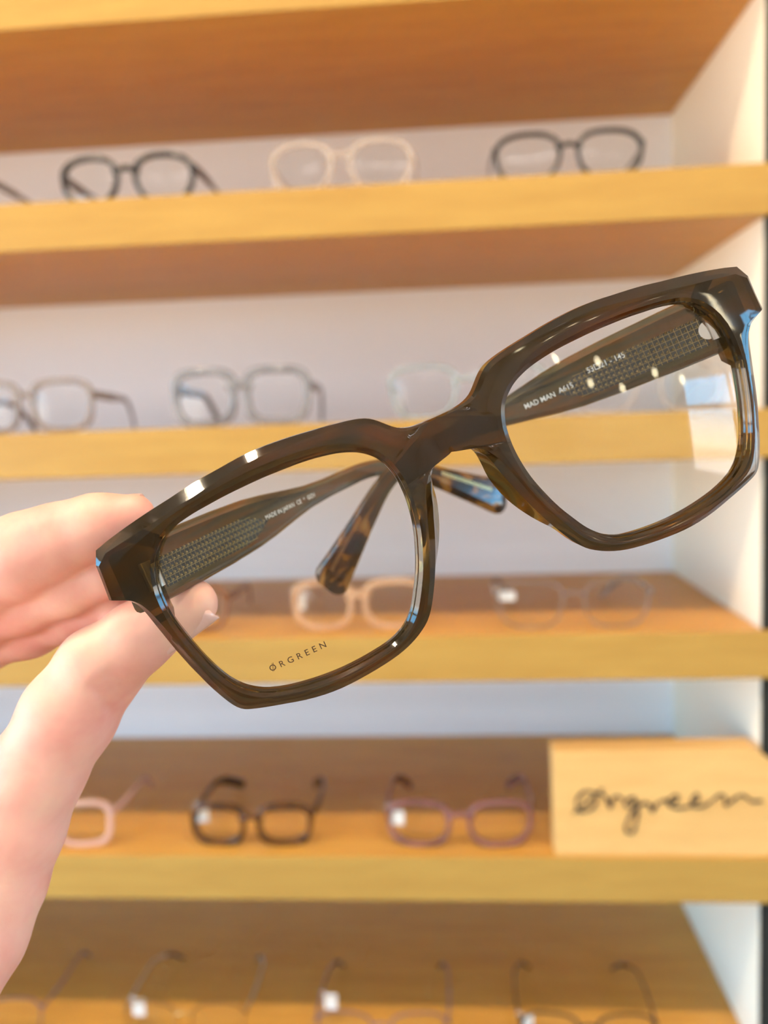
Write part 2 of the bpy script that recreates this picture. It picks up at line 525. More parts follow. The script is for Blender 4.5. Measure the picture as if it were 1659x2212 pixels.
# ------------------------------------------------------------------ eyeglasses standing on the shelves
def superloop(w, h, ex, taper, n=48, droop=0.0):
    """lens outline (mm): half width w, half height h, superellipse exponent, bottom taper"""
    out = []
    for k in range(n):
        a = 2 * math.pi * k / n
        x = math.copysign(abs(math.cos(a)) ** (2 / ex), math.cos(a)) * w
        y = math.copysign(abs(math.sin(a)) ** (2 / ex), math.sin(a)) * h
        x *= 1 + taper * y / h
        y += droop * x / w * h
        out.append((x, y))
    return out
def spectacles(label, base, yaw, lw=50, lh=40, br=20, ex=3.2, taper=0.08, rim=4.0, thick=4.0, front=None, temple=None,
               splay=4.0, length=140, tw=8.0, tag_card=None, droop=0.0, tip=None, group='eyeglasses on the shelves'):
    t = empty('eyeglasses', base, label, 'eyeglasses', group)
    t.rotation_euler = (0, 0, math.radians(yaw))
    mm = 0.001
    hl, hh = lw / 2, lh / 2
    cx = br / 2 + hl
    y0 = hh + rim
    def P(x, y, z): return (x * mm, -z * mm, y * mm)       # x right, y up, z towards viewer
    def zc(x): return -x * x / 700.0
    fm = MB()
    for s in (-1, 1):
        inner = superloop(hl, hh, ex, taper, 48, droop * s)
        outer = superloop(hl + rim, hh + rim, ex, taper, 48, droop * s)
        prof = ((0, -thick / 2), (0, thick / 2 - .6), (.25, thick / 2), (.75, thick / 2), (1, thick / 2 - .8), (1, -thick / 2 + .4), (.8, -thick / 2))
        rows = []
        for (xi, yi), (xo, yo) in zip(inner, outer):
            rows.append([P(s * cx + s * (xi + (xo - xi) * u) * 1.0, y0 + yi + (yo - yi) * u, z + zc(cx + xi)) for u, z in prof])
        fm.grid(rows, closed_u=True, closed_v=True)
        # lens
        lp = superloop(hl + 0.3, hh + 0.3, ex, taper, 48, droop * s)
        lm_ = MB()
        rr = []
        for q in (1.0, 0.75, 0.5, 0.25, 0.001):
            rr.append([P(s * cx + s * x * q, y0 + y * q, zc(cx + x * q) + 3.0 * (1 - q * q) * 0.5) for x, y in lp])
        lm_.grid(rr, closed_v=True)
        lm_.build('lens', M['shelf_lens'], t, 60)
        # end piece
        ex_x = cx + (hl + rim) * (1 + taper * 0.45)
        ye = y0 + hh * 0.45
        fm.box(P(s * (ex_x - rim * 1.2) - (0 if s > 0 else 4.0), ye - tw * .45, zc(ex_x) - thick * 1.1), P(s * (ex_x - rim * 1.2) + (4.0 if s > 0 else 0), ye + tw * .5, zc(ex_x) + thick * .3))
        # temple
        hx = ex_x - rim * 0.6 + 1.0
        yd = ye - 2.0
        path = [(hx, ye, zc(ex_x) - thick), (hx + 1.5, ye - 1, -40), (hx, ye - 2, -length * .62), (hx - splay * .4, ye - 5, -length * .74), (hx - splay * .8, ye * .55, -length * .86), (hx - splay * 1.3, max(tw * .56, 2.2), -length * .97)]
        pts = catmull(path, 6)
        tm = MB()
        tm.tube([P(s * p[0], p[1], p[2]) for p in pts], [tw * .5 * mm * (0.75 if 8 < i < 18 else 1.0) for i in range(len(pts))], 10, True, 0.38 if tw > 4 else 0.7)
        tp = tm.build('temple', temple or front, t, 50)
        if tip and tw <= 4:
            tm = MB()
            tm.tube([P(s * p[0], p[1], p[2]) for p in pts[-11:]], [1.9 * mm] * 11, 8, True, 0.9)
            tm.build('temple_tip', tip, t, 50)
    # bridge
    bm_ = [(-br * .5 - rim * .3, y0 + hh * .34, zc(br)), (-br * .25, y0 + hh * .50, 0.6), (0, y0 + hh * .55, 1.0), (br * .25, y0 + hh * .50, 0.6), (br * .5 + rim * .3, y0 + hh * .34, zc(br))]
    fm.tube([P(*p) for p in catmull(bm_, 4)], max(rim * 0.62, 1.0) * mm, 10, True, 0.8)
    fm.build('frame_front', front, t, 40)
    if tag_card:
        s, zpos, w_, h_ = tag_card
        hx = cx + hl + rim
        cm = MB()
        x0 = s * (hx + 1.5)
        ye = y0 + hh * 0.45 - 1
        cm.tube([P(x0 - 1.5, ye + tw * .6, zpos), P(x0 + 2, ye + tw * .55 + 3, zpos + 2), P(x0 + 5, ye + 2, zpos + 3)], 0.4 * mm, 6)
        cm.box(P(x0 + 3, ye - h_ + 3, zpos + 3), P(x0 + 3 + w_, ye + 3, zpos + 3.5))
        cm.build('price_tag_or_glint', M['paper'], t)
    return t
f_black = frame_mat('black_acetate', (0.010, 0.012, 0.012), (0.022, 0.024, 0.024))
f_tort = frame_mat('tortoise_acetate', (0.012, 0.006, 0.004), (0.10, 0.035, 0.008), 0.0, 0.12, 75)
f_clear = frame_mat('clear_crystal_acetate', (0.62, 0.56, 0.50), (0.74, 0.68, 0.62), 0.72, 0.08)
f_grey = frame_mat('smoky_grey_acetate', (0.20, 0.20, 0.215), (0.29, 0.29, 0.31), 0.25)
f_greyt = frame_mat('grey_taupe_acetate', (0.24, 0.205, 0.185), (0.34, 0.29, 0.265), 0.35)
f_blue = frame_mat('pale_blue_crystal', (0.34, 0.42, 0.44), (0.44, 0.51, 0.53), 0.45)
f_brown = frame_mat('brown_crystal', (0.24, 0.09, 0.04), (0.34, 0.14, 0.06), 0.40)
f_champ = frame_mat('champagne_crystal', (0.66, 0.40, 0.22), (0.78, 0.52, 0.32), 0.50)
f_pink = frame_mat('blush_pink_acetate', (0.72, 0.42, 0.33), (0.78, 0.50, 0.40), 0.3)
f_plum = frame_mat('plum_brown_acetate', (0.16, 0.065, 0.065), (0.30, 0.13, 0.12), 0.25)
f_plumm = simple('plum_metal', (0.26, 0.17, 0.20), 0.35, 0.6)
f_darktip = simple('dark_brown_tip', (0.06, 0.035, 0.025), 0.3)
def place(row, pxc, Y):
    z = SZ[row]
    p = on_y(pxc, 1000, Y)
    # x where the pixel column meets depth Y at the shelf height
    d = None
    lo = None
    q = Vector((p.x, Y, z))
    for _ in range(6):
        v = q - CAM
        zc_ = v.dot(CF)
        px = W / 2 + F * v.dot(CR) / zc_
        q.x += (pxc - px) * zc_ / F
    return q
spectacles('grey eyeglasses cut off at the left edge, top row of eyeglasses', place('B', -160, 0.03), 0, 48, 38, 20, rim=4, front=f_grey, temple=f_grey)
spectacles('black-fronted eyeglasses with tortoise temples, left of the clear pair in the top row', place('B', 276, 0.03), 0, 48, 38, 22, 2.35, 0.13, 4.4, 4.5, f_black, f_tort, 6, 140, 9)
spectacles('clear crystal eyeglasses between two dark pairs, top row of eyeglasses', place('B', 738, 0.03), 0, 50, 40, 22, 2.35, 0.12, 4.5, 4.5, f_clear, f_clear, 6, 140, 8)
spectacles('black eyeglasses beside the side panel, right end of the top row', place('B', 1230, 0.03), 0, 52, 38, 20, 2.5, 0.12, 3.6, 4.0, f_black, f_black, 6, 140, 7)
spectacles('taupe-grey eyeglasses with dark hinges, leftmost on the middle shelf', place('C', 60, 0.035), 0, 51, 42, 19, 3.2, 0.07, 4.5, 4.5, f_greyt, f_greyt, 6, 140, 8)
spectacles('chunky smoky grey eyeglasses above the held pair, second from left on the middle shelf', place('C', 522, 0.03), 0, 50, 42, 19, 3.4, 0.06, 6.5, 5.0, f_grey, f_grey, 6, 140, 10)
spectacles('pale blue crystal eyeglasses just above the bridge of the held pair', place('C', 1012, 0.03), 0, 55, 43, 26, 3.0, 0.14, 3.6, 4.0, f_blue, f_blue, 6, 140, 6)
spectacles('faint clear eyeglasses seen through the right lens of the held pair', place('C', 1400, 0.03), 0, 52, 40, 24, 2.4, 0.05, 2.6, 3.0, f_clear, f_clear, 6, 140, 5)
spectacles('brown crystal eyeglasses mostly hidden behind the thumb and left rim', place('D', 350, 0.03), 0, 50, 38, 20, 3.0, 0.07, 5.0, 4.5, f_brown, f_brown, 6, 140, 8)
spectacles('champagne crystal eyeglasses seen through the left lens of the held pair', place('D', 776, 0.03), 0, 49, 38, 18, 2.8, 0.10, 5.5, 4.5, f_champ, f_champ, 6, 140, 8, (-1, -12, 10, 16))
spectacles('thin clear-rimmed eyeglasses with grey temples, rightmost on the shelf below the held pair', place('D', 1240, 0.025), 0, 57, 42, 22, 2.9, 0.10, 1.4, 2.5, f_greyt, f_greyt, 18, 140, 6, (-1, -14, 15, 9))
spectacles('blush pink eyeglasses next to the wrist, leftmost on the shelf with the sign', place('E', 112, 0.018), 0, 46, 37, 21, 3.4, 0.06, 5.0, 4.5, f_pink, f_pink, 4, 140, 8)
spectacles('dark tortoise eyeglasses in the middle of the shelf with the sign', place('E', 545, 0.022), 0, 45, 32, 20, 3.0, 0.08, 5.0, 5.0, f_tort, f_tort, 14, 140, 10, (-1, -20, 12, 14))
spectacles('plum-brown eyeglasses standing beside the wooden sign block', place('E', 994, 0.020), 0, 53, 37, 24, 2.7, 0.08, 4.5, 4.5, f_plum, f_plum, 12, 140, 9, (-1, -10, 15, 14))  # white card behind its left lens stands in for a bright reflection
spectacles('plum metal eyeglasses cut off at the lower left corner of the bottom shelf', place('F', -35, 0.022), 0, 50, 38, 18, 2.8, 0.06, 1.5, 2.5, f_plumm, f_plumm, 5, 140, 3.6, None, 0, f_plumm)
spectacles('gold metal eyeglasses with dark temple tips, second from left on the bottom shelf', place('F', 400, 0.020), 0, 50, 38, 18, 2.8, 0.06, 1.5, 2.5, M['gold'], M['steel'], 14, 140, 3.6, (-1, -22, 13, 18), 0, f_darktip)
spectacles('greyish plum metal eyeglasses, third from left on the bottom shelf', place('F', 826, 0.010), 0, 52, 38, 19, 2.8, 0.06, 1.6, 2.5, f_plumm, f_plumm, 8, 140, 3.8, (-1, -45, 13, 16), 0, f_darktip)
spectacles('thin black metal eyeglasses, rightmost on the bottom shelf', place('F', 1272, 0.012), 0, 52, 38, 19, 2.8, 0.06, 2.2, 2.5, f_black, f_tort, 14, 140, 3.8, (-1, -15, 11, 13), 0, f_darktip)

# ------------------------------------------------------------------ the held eyeglasses (built in mm, own axes)
GR = [[0.91029691, -0.39727687, 0.11632122], [0.4093625, 0.90567018, -0.11038055], [-0.06149702, 0.14809662, 0.98705902]]
GT = (18.00433, 2.24290, -183.0)
ax = [CR * GR[0][i] + CU * GR[1][i] - CF * GR[2][i] for i in range(3)]
org = CAM + (CR * GT[0] + CU * GT[1] - CF * GT[2]) * 0.001
held = empty('eyeglasses', (0, 0, 0), 'dark olive-brown acetate eyeglasses held up in front of the shelves by a hand', 'eyeglasses')
held.matrix_world = Matrix(((ax[0].x, ax[1].x, ax[2].x, org.x), (ax[0].y, ax[1].y, ax[2].y, org.y), (ax[0].z, ax[1].z, ax[2].z, org.z), (0, 0, 0, 1)))
K = 1 / 600.0
INNER = [(53.7, 20.7), (57.8, 19.7), (61.4, 17.7), (64.1, 14.6), (65.7, 10.8), (66.2, 6.6), (66.1, 2.2), (65.3, -2.0), (64.3, -6.0), (63.0, -10.0), (61.3, -13.8), (58.9, -17.0), (55.6, -19.3), (51.8, -20.6), (47.8, -21.3), (43.6, -21.7), (39.4, -21.8), (35.3, -21.6), (31.1, -21.1), (27.0, -20.3), (23.2, -18.6), (20.2, -15.7), (17.9, -12.1), (15.9, -8.4), (14.3, -4.5), (13.0, -0.6), (12.2, 3.5), (11.9, 7.6), (12.3, 11.8), (13.8, 15.7), (16.7, 18.5), (20.5, 20.2), (24.6, 21.1), (28.7, 21.6), (32.8, 21.8), (37.0, 21.9), (41.2, 21.8), (45.4, 21.6), (49.6, 21.2)]
# outer outline, clockwise from the bridge top at the middle; (x, y, chamfer mm, kind)
OUT = [(0.0, 18.8, .8, 'b'), (2.9, 18.8, .8, 's'), (4.8, 18.9, .8, 's'), (6.7, 19.3, .8, 's'), (8.4, 20.1, .8, 's'), (9.8, 21.3, .9, 's'), (11.2, 22.7, .9, 's'), (12.7, 23.9, 1, 's'), (14.5, 24.7, 1.1, 's'), (17.0, 25.3, 1.2, 's'),
       (20.1, 25.8, 1.2, 's'), (24, 26.3, 1.3, 's'), (28, 26.8, 1.4, 's'), (32, 27.15, 1.5, 's'), (36, 27.3, 1.6, 's'), (40, 27.2, 1.7, 's'), (44, 26.8, 1.9, 's'), (48, 26.4, 2.1, 's'), (52, 25.9, 2.4, 's'), (56, 25.2, 2.6, 's'), (60, 24.6, 2.8, 's'), (64, 23.9, 2.9, 's'), (68, 23.1, 2.9, 's'), (71.5, 22.3, 2.8, 's'),
       (74.6, 21.4, 2.4, 'c'), (75.7, 18.6, .7, 'c'), (76.1, 14.5, .7, 's'), (76.5, 10.9, .7, 'c'), (74.8, 10.2, .7, 's'), (73.0, 9.4, .8, 's'), (71.8, 8.2, .9, 's'), (71.1, 6.8, 1.1, 's'), (70.6, 5.0, 1.3, 's'), (70.0, 2.2, 1.5, 's'), (69.4, -0.4, 1.6, 's'), (68.8, -3.0, 1.7, 's'), (68.0, -5.9, 1.7, 's'), (67.2, -8.6, 1.7, 's'), (66.3, -11.2, 1.7, 's'), (65.4, -13.8, 1.6, 's'), (64.3, -16.3, 1.5, 's'), (63.1, -18.7, 1.4, 's'), (61.9, -20.4, 1.2, 's'), (60.6, -21.4, 1.1, 's'), (58.9, -22.0, 1.1, 's'), (56.2, -22.7, 1.1, 's'), (52, -23.6, 1.1, 's'), (48.1, -24.4, 1.1, 's'), (44, -24.9, 1.1, 's'), (40, -25.0, 1.1, 's'), (36, -24.7, 1.1, 's'), (32, -24.2, 1.1, 's'), (28, -23.5, 1.1, 's'), (25, -22.7, 1.1, 's'), (22.3, -21.6, 1.1, 's'), (20, -20.3, 1.1, 's'), (18.2, -18.9, 1.1, 's'), (16.7, -17.1, 1.1, 's'), (15.4, -15.1, 1.2, 's'), (14.0, -12.6, 1.2, 's'), (12.8, -10.2, 1.3, 's'), (11.7, -7.8, 1.3, 's'), (10.6, -5.2, 1.4, 's'), (9.6, -2.6, 1.5, 's'), (8.7, 0.0, 1.6, 's'), (7.8, 2.6, 1.6, 's'), (7.1, 5.1, 1.5, 's'), (6.2, 7.4, 1.3, 's'), (5.0, 9.2, 1.1, 's'), (3.4, 10.3, .9, 's'), (1.7, 10.9, .8, 's'), (0.0, 11.05, .8, 'b'),
       (0, 12.2, 0, 'm'), (0, 13.6, 0, 'm'), (0, 15.0, 0, 'm'), (0, 16.4, 0, 'm'), (0, 17.7, 0, 'm')]
inn = np.array(catmull(INNER, 6, True))
CX, CY = 39.0, 1.0
ia = np.arctan2(inn[:, 1] - CY, inn[:, 0] - CX)
ir = np.hypot(inn[:, 0] - CX, inn[:, 1] - CY)
o_ = np.argsort(ia)
ia, ir = ia[o_], ir[o_]
def inner_at(x, y):
    a = math.atan2(y - CY, x - CX)
    r = np.interp(a, np.r_[ia - 2 * np.pi, ia, ia + 2 * np.pi], np.r_[ir, ir, ir])
    return CX + r * math.cos(a), CY + r * math.sin(a)
def nose(x, y):
    """0..1 weight of the moulded nose pad on the outer wall"""
    if x > 20: return 0.0
    return max(0.0, 1 - ((y + 1.5) / 11.5) ** 2) if y < 9.5 else 0.0
def bridge_dip(x, y):
    a = abs(x)
    if y < 8: return 0.0
    t = min(max((7.2 - a) / 2.4, 0), 1)
    return 0.9 * t * t * (3 - 2 * t)
ZF, ZB = 2.2, -2.6
def front_half(sgn):
    pts = []
    for i in range(len(OUT)):
        pts.append(OUT[i])
        j = (i + 1) % len(OUT)
        a, b = OUT[i], OUT[j]
        if a[3] in 'sb' and b[3] in 'sb' and a[3] + b[3] != 'bb':     # refine smooth runs
            p0 = OUT[i - 1] if OUT[i - 1][3] == 's' else a
            p3 = OUT[(j + 1) % len(OUT)] if OUT[(j + 1) % len(OUT)][3] == 's' else b
            q = [0.5 * ((2 * a[k]) + (-p0[k] + b[k]) * .5 + (2 * p0[k] - 5 * a[k] + 4 * b[k] - p3[k]) * .25 + (-p0[k] + 3 * a[k] - 3 * b[k] + p3[k]) * .125) for k in (0, 1)]
            pts.append((q[0], q[1], (a[2] + b[2]) / 2, 's'))
    rows = []
    for (x, y, ch, kd) in pts:
        xi, yi = inner_at(x, y)
        w = math.hypot(x - xi, y - yi)
        ch = min(ch, w * 0.45)
        med = kd == 'm'
        np_ = nose(x, y)
        ep = min(max((x - 66) / 5, 0), 1) if y > 3 else 0.0      # end piece is thicker
        zb = ZB - 4.0 * ep
        bev = min(0.9, w * 0.25)
        row = []
        def add(d, z, ox=0.0):
            u = d / w
            X = xi + (x - xi) * u; Y = yi + (y - yi) * u
            X -= ox
            if kd in 'bm' and u > 0.999: X = 0.0
            dip = bridge_dip(X, Y) if z > 0 else 0.0
            row.append((sgn * X, Y, z - dip - K * X * X))
        add(0.0, zb + .3); add(0.0, -0.9); add(-0.35, -0.5); add(-0.35, 0.35); add(0.0, 0.7); add(0.15, ZF - .75); add(bev, ZF)
        wf = w - ch
        for u in (0.33, 0.66): add(bev + (wf - bev) * u, ZF + 0.10)
        add(wf if not med else w * .97, ZF)
        zc_ = ZF - ch * (0.75 if x > 60 and y > 15 else 0.95) if not med else ZF
        add(w, zc_)
        add(w, -0.6 - 0.4 * np_, 0.5 * np_)
        add(w, zb - 2.6 * np_, 2.2 * np_)
        add(w * .86, zb - .2 - 3.4 * np_, 2.0 * np_)
        add(w * .5, zb - .2 - 1.2 * np_, 0.4 * np_)
        add(w * .15, zb)
        rows.append(row)
    return rows
mb = MB()
allow = []
for s in (1, -1):
    rows = front_half(s)
    n, m = len(rows), len(rows[0])
    b = len(mb.v)
    for r in rows: mb.v += r
    for i in range(n):
        for j in range(m):
            j2 = (j + 1) % m
            # leave the inside of the bridge (median plane) open so both halves weld
            x4 = [rows[i][j][0], rows[i][j2][0], rows[(i + 1) % n][j2][0], rows[(i + 1) % n][j][0]]
            if all(abs(x) < 1e-6 for x in x4): continue
            mb.f.append((b + i * m + j, b + i * m + j2, b + ((i + 1) % n) * m + j2, b + ((i + 1) % n) * m + j))
me = bpy.data.meshes.new('frame_front')
me.from_pydata([(x * .001, y * .001, z * .001) for x, y, z in mb.v], [], mb.f)
bm = bmesh.new(); bm.from_mesh(me)
bmesh.ops.remove_doubles(bm, verts=bm.verts, dist=2e-5)
bmesh.ops.recalc_face_normals(bm, faces=bm.faces)
bm.to_mesh(me); bm.free()
me.shade_smooth()
me.set_sharp_from_angle(angle=math.radians(24))
ff = link_obj('frame_front', me, M['acetate'], held)
tag(ff, 'dark olive-brown acetate front')

# lenses
LR = 230.0
def lens_z(x, y):
    return 0.35 - K * x * x - ((x - 39) ** 2 + y * y) / (2 * LR) + 1.2
for s in (1, -1):
    rr = []
    loop = [(CX + (x - CX) * 1.006, CY + (y - CY) * 1.006) for x, y in inn[::2]]
    for q in np.linspace(1, 0.0005, 14):
        rr.append([(s * (CX + (x - CX) * q) * .001, (CY + (y - CY) * q) * .001, lens_z(CX + (x - CX) * q, CY + (y - CY) * q) * .001) for x, y in loop])
    lm_ = MB(); lm_.grid(rr, closed_v=True)
    lens = lm_.build('lens', M['lens'], held, 80)
    if s == -1: left_lens = lens
tag(left_lens, 'clear lens printed with small brown capital letters')
# lettering printed on the left lens
t0, t1 = (-52.2, -15.9), (-39.4, -15.4)
me = text_mesh('ORGREEN', 0.00200, 1.72, 0.0, 0.00001)
xs = [v.co.x for v in me.vertices]
sc = (t1[0] - t0[0]) * .001 / (max(xs) - min(xs))
x0 = min(xs)
bm = bmesh.new(); bm.from_mesh(me)
# two slanted strokes through the first letter
for k in (0.00072, 0.00098):
    a = [(x0 + k - 0.00030 - .00005, -0.0002), (x0 + k - 0.00030 + .00005, -0.0002), (x0 + k + 0.00030 + .00005, 0.0017), (x0 + k + 0.00030 - .00005, 0.0017)]
    bm.faces.new([bm.verts.new((x, y, 0)) for x, y in a])
for v in bm.verts:
    X = t0[0] + (v.co.x - x0) * sc * 1000
    Y = t0[1] - 0.2 + v.co.y * 1000 * 0.95 + (X - t0[0]) / (t1[0] - t0[0]) * (t1[1] - t0[1])
    v.co = Vector((X, Y, lens_z(-X, Y) + 0.03)) * .001
bm.to_mesh(me); bm.free()
me.name = 'lens_print'
link_obj('print', me, M['ink_brown'], left_lens)

# temples
SB, BETA = 92.3, math.radians(34.2)
HX, HY, HZ = 71.6, 12.3, -10.5
TPAR = {-1: (math.radians(38.5), math.radians(3.11), math.radians(15.4)), 1: (math.radians(51.06), math.radians(3.32), math.radians(2.4))}
WID = ([0, 15, 30, 40, 47, 55, 62, 70, 90, 105, 120, 135, 143, 145], [14.2, 14.2, 13.6, 12.6, 11.0, 8.4, 6.3, 5.3, 4.8, 5.2, 7.2, 10.2, 12.2, 11.8])
THK = ([0, 30, 60, 90, 120, 145], [4.2, 3.8, 3.4, 3.2, 3.4, 3.2])
def temple_frames(side):
    phi, psi, bow = TPAR[side]
    ds = 0.5
    out = []
    a = v = inx = bz = 0.0
    for k in range(291):
        s = k * ds
        ang = BETA * min(max((s - SB + 10) / 28, 0), 1)
        h = phi + bow * min(max((a - 20) / 100, 0), 2)
        pos = Vector((side * (HX - inx), HY + v * math.cos(psi) - math.sin(psi) * a, HZ + bz))
        T = Vector((-side * math.sin(h) * math.cos(ang), -math.sin(ang) - math.sin(psi) * math.cos(ang), -math.cos(h) * math.cos(ang))).normalized()
        N = Vector((-side * math.cos(h), 0, math.sin(h)))          # towards the wearer's head (inner face)
        U = N.cross(T)
        if U.y < 0: U = -U
        out.append((pos, T, U, N))
        da = math.cos(ang) * ds
        a += da; v -= math.sin(ang) * ds
        inx += math.sin(h) * da; bz -= math.cos(h) * da
    return out
TF = {s: temple_frames(s) for s in (-1, 1)}
def tpoint(side, s, v, off):
    k = min(max(s / 0.5, 0), 289.999)
    i = int(k); fr = k - i
    A, B = TF[side][i], TF[side][i + 1]
    pos = A[0].lerp(B[0], fr); U = A[2].lerp(B[2], fr); N = A[3].lerp(B[3], fr)
    th = np.interp(s, *THK)
    return (pos + U * v + N * (th / 2 + off)) * .001
def build_temple(side):
    mb = MB()
    rows = []; uvs = []
    S_ = list(np.linspace(0, 138, 93)) + [140, 142, 143.5, 144.5, 145]
    for s in S_:
        k = min(int(s / 0.5), 290)
        pos, T, U, N = TF[side][k]
        w = float(np.interp(s, *WID)) / 2; th = float(np.interp(s, *THK)) / 2
        if s > 140:
            q = (s - 140) / 5
            shr = 1 - 0.28 * q ** 3
            w *= shr; th *= 1 - 0.3 * q ** 2
        if s < 1: w *= 0.97
        c = min(1.1, w * 0.4); ci = min(1.6, w * .5)
        sec = [(-w, -th * .4), (-w, th * .1), (-w + ci * .35, th * .55), (-w + ci, th), (-w * .3, th), (w * .3, th), (w - ci, th), (w - ci * .35, th * .55), (w, th * .1), (w, -th * .4), (w - c * .4, -th * .85), (w - c, -th), (0, -th), (-w + c, -th), (-w + c * .4, -th * .85)]
        rows.append([(pos + U * a + N * b) * .001 for a, b in sec])
        uvs.append([(s / 145, 0.5 + a / 16 + (0.02 if b < 0 else 0)) for a, b in sec])
    m = len(rows[0])
    b = mb.grid(rows, closed_v=True)
    mb.f.append(tuple(range(m)))
    mb.f.append(tuple((len(rows) - 1) * m + k for k in range(m)))
    flat = [u for r in uvs for u in r]
    me = bpy.data.meshes.new('temple')
    me.from_pydata([tuple(v) for v in mb.v], [], mb.f)
    uv = me.uv_layers.new(name='UVMap')
    for l in me.loops: uv.data[l.index].uv = flat[l.vertex_index]
    bm = bmesh.new(); bm.from_mesh(me)
    bmesh.ops.recalc_face_normals(bm, faces=bm.faces)
    bm.to_mesh(me); bm.free()
    me.shade_smooth()
    me.set_sharp_from_angle(angle=math.radians(35))
    return link_obj('temple', me, M['temple'], held)
def core_halfwidth(s):
    return 3.3 if s < 34 else max(0.02, 3.3 * (1 - ((s - 34) / 10.5) ** 1.6))
TEMPLE = {}
for side in (-1, 1):
    tp = build_temple(side)
    TEMPLE[side] = tp
    tag(tp, 'streaked horn temple with tortoise tip')
    # knurled core strip showing in the inner face
    mb = MB()
    ss = np.linspace(7, 44.4, 40)
    mb.grid([[tpoint(side, s, -1.0 + core_halfwidth(s) * u, 0.02) for u in (-1, -.33, .33, 1)] for s in ss])
    mb.build('core_strip', M['core_base'], tp)
    mb = MB()
    step = 1.35
    def strip(p, q, wid=0.11):
        (s0, v0), (s1, v1) = p, q
        d = Vector((s1 - s0, v1 - v0)).normalized(); nn = Vector((-d.y, d.x)) * wid / 2
        n_ = max(2, int(abs(s1 - s0) / 2) + 1)
        mb.grid([[tpoint(side, s0 + (s1 - s0) * k / (n_ - 1) + sg * nn.x, v0 + (v1 - v0) * k / (n_ - 1) + sg * nn.y, 0.07) for sg in (-1, 1)] for k in range(n_)])
    s = 7.5
    while s < 43.5:
        hw = core_halfwidth(s)
        strip((s, -1 - hw), (s, -1 + hw))
        k = -2
        while k <= 2:
            v = -1 + k * step
            if abs(v + 1) + 0.5 < hw:
                b = len(mb.v)
                sg = 1
                mb.v += [tuple(tpoint(side, s + .25, v + .1, .05)), tuple(tpoint(side, s + .95, v + .35, .05)), tuple(tpoint(side, s + .30, v + .75, .05)), tuple(tpoint(side, s + .5, v + .4, .28))]
                mb.f += [(b, b + 1, b + 3), (b + 1, b + 2, b + 3), (b + 2, b, b + 3)]
            k += 1
        s += step
    for k in (-2, -1, 0, 1, 2):
        e = 43 - abs(k) * 2.0
        strip((7.2, -1 + k * step), (e, -1 + k * step))
    tag(mb.build('knurling', M['core'], tp), kind='stuff')
    # hinge barrel
    mb = MB()
    A, T, U, N = TF[side][9]
    mb.tube([(A + U * -3.4 + N * 2.6) * .001, (A + U * 3.0 + N * 2.6) * .001], 0.0015, 14, up=Vector((1, 0, 0)))
    mb.build('hinge', M['steel'], held, 40)
    if side < 0: continue
    mb = MB()
    A, T, U, N = TF[side][12]
    mb.tube([(A + U * -1 + N * 2.0) * .001, (A + U * -1 + N * 2.35) * .001], 0.0021, 20, up=Vector((0, 1, 0.3)))
    mb.build('rivet', M['steel'], held, 40)
def print_on(side, txt, s0, v0, size, direction, mat, slope=0.0):
    me = text_mesh(txt, size * .001, 1.0, 0.0, 0.000004)
    for v in me.vertices:
        x, y = v.co.x * 1000, v.co.y * 1000
        v.co = tpoint(side, s0 + direction * x, v0 + y + slope * x, 0.12)
    me.name = 'print'
    return link_obj('print', me, mat, TEMPLE[side])
def print_len(txt, size):
    me = text_mesh(txt, size * .001); r = max(v.co.x for v in me.vertices) * 1000
    bpy.data.meshes.remove(me); return r
print_on(-1, 'MADE IN JAPAN  CE  *  GO1', 43.8, -0.7, 1.6, 1, M['ink_white'])
print_on(1, 'MAD MAN', 53.8, -1.1, 1.9, -1, M['ink_white'])
print_on(1, 'A615', 43.8, -0.8, 1.9, -1, M['ink_white'])
print_on(1, '53\u25a121 - 145', 35.2, 0.9, 1.9, -1, M['ink_white'])
# fine engraved lines on the tips
for side in (-1, 1):
    mb = MB()
    for k in range(26):
        s = 113 + k * 1.0
        hw = float(np.interp(s, *WID)) * .5 - 1.7
        if hw < .5: continue
        mb.grid([[tpoint(side, s + e + 0.9 * u, u * hw - 0.3, 0.03) for u in (-1, 0, 1)] for e in (0, .18)])
    tag(mb.build('engraved_lines', M['core_base'], TEMPLE[side]), kind='stuff')
    mb = MB()
    for k in range(16):
        c_ = 117 + k * 1.35
        ring = [[tpoint(side, c_ + r * math.cos(a), 1.0 + r * math.sin(a), 0.06) for a in [j * 2 * math.pi / 10 for j in range(10)]] for r in (.38, .58)]
        mb.grid(ring, closed_v=True)
    tag(mb.build('ring_row', M['gold'], TEMPLE[side]), kind='stuff')

# ------------------------------------------------------------------ the hand (one continuous surface)
def chain(spec):
    return [(np.array(cp(a, b, z)), r * z / F * .001) for a, b, r, z in spec]
INDEX = chain([(-300, 1370, 118, 232), (-170, 1295, 112, 222), (-60, 1247, 104, 213), (60, 1198, 88, 206), (130, 1168, 76, 204), (210, 1138, 66, 202.5), (288, 1114, 48, 202)])
MIDDLE = chain([(-300, 1430, 112, 245), (-160, 1362, 95, 234), (-60, 1322, 84, 224), (60, 1286, 77, 217), (150, 1258, 68, 211), (232, 1240, 54, 207)])
RING = chain([(-300, 1480, 105, 258), (-150, 1415, 82, 244), (-60, 1386, 72, 236), (60, 1348, 68, 230), (150, 1320, 62, 222), (250, 1300, 52, 214)])
LITTLE = chain([(-300, 1515, 92, 268), (-180, 1450, 70, 258), (-90, 1408, 58, 250), (-25, 1385, 49, 246)])
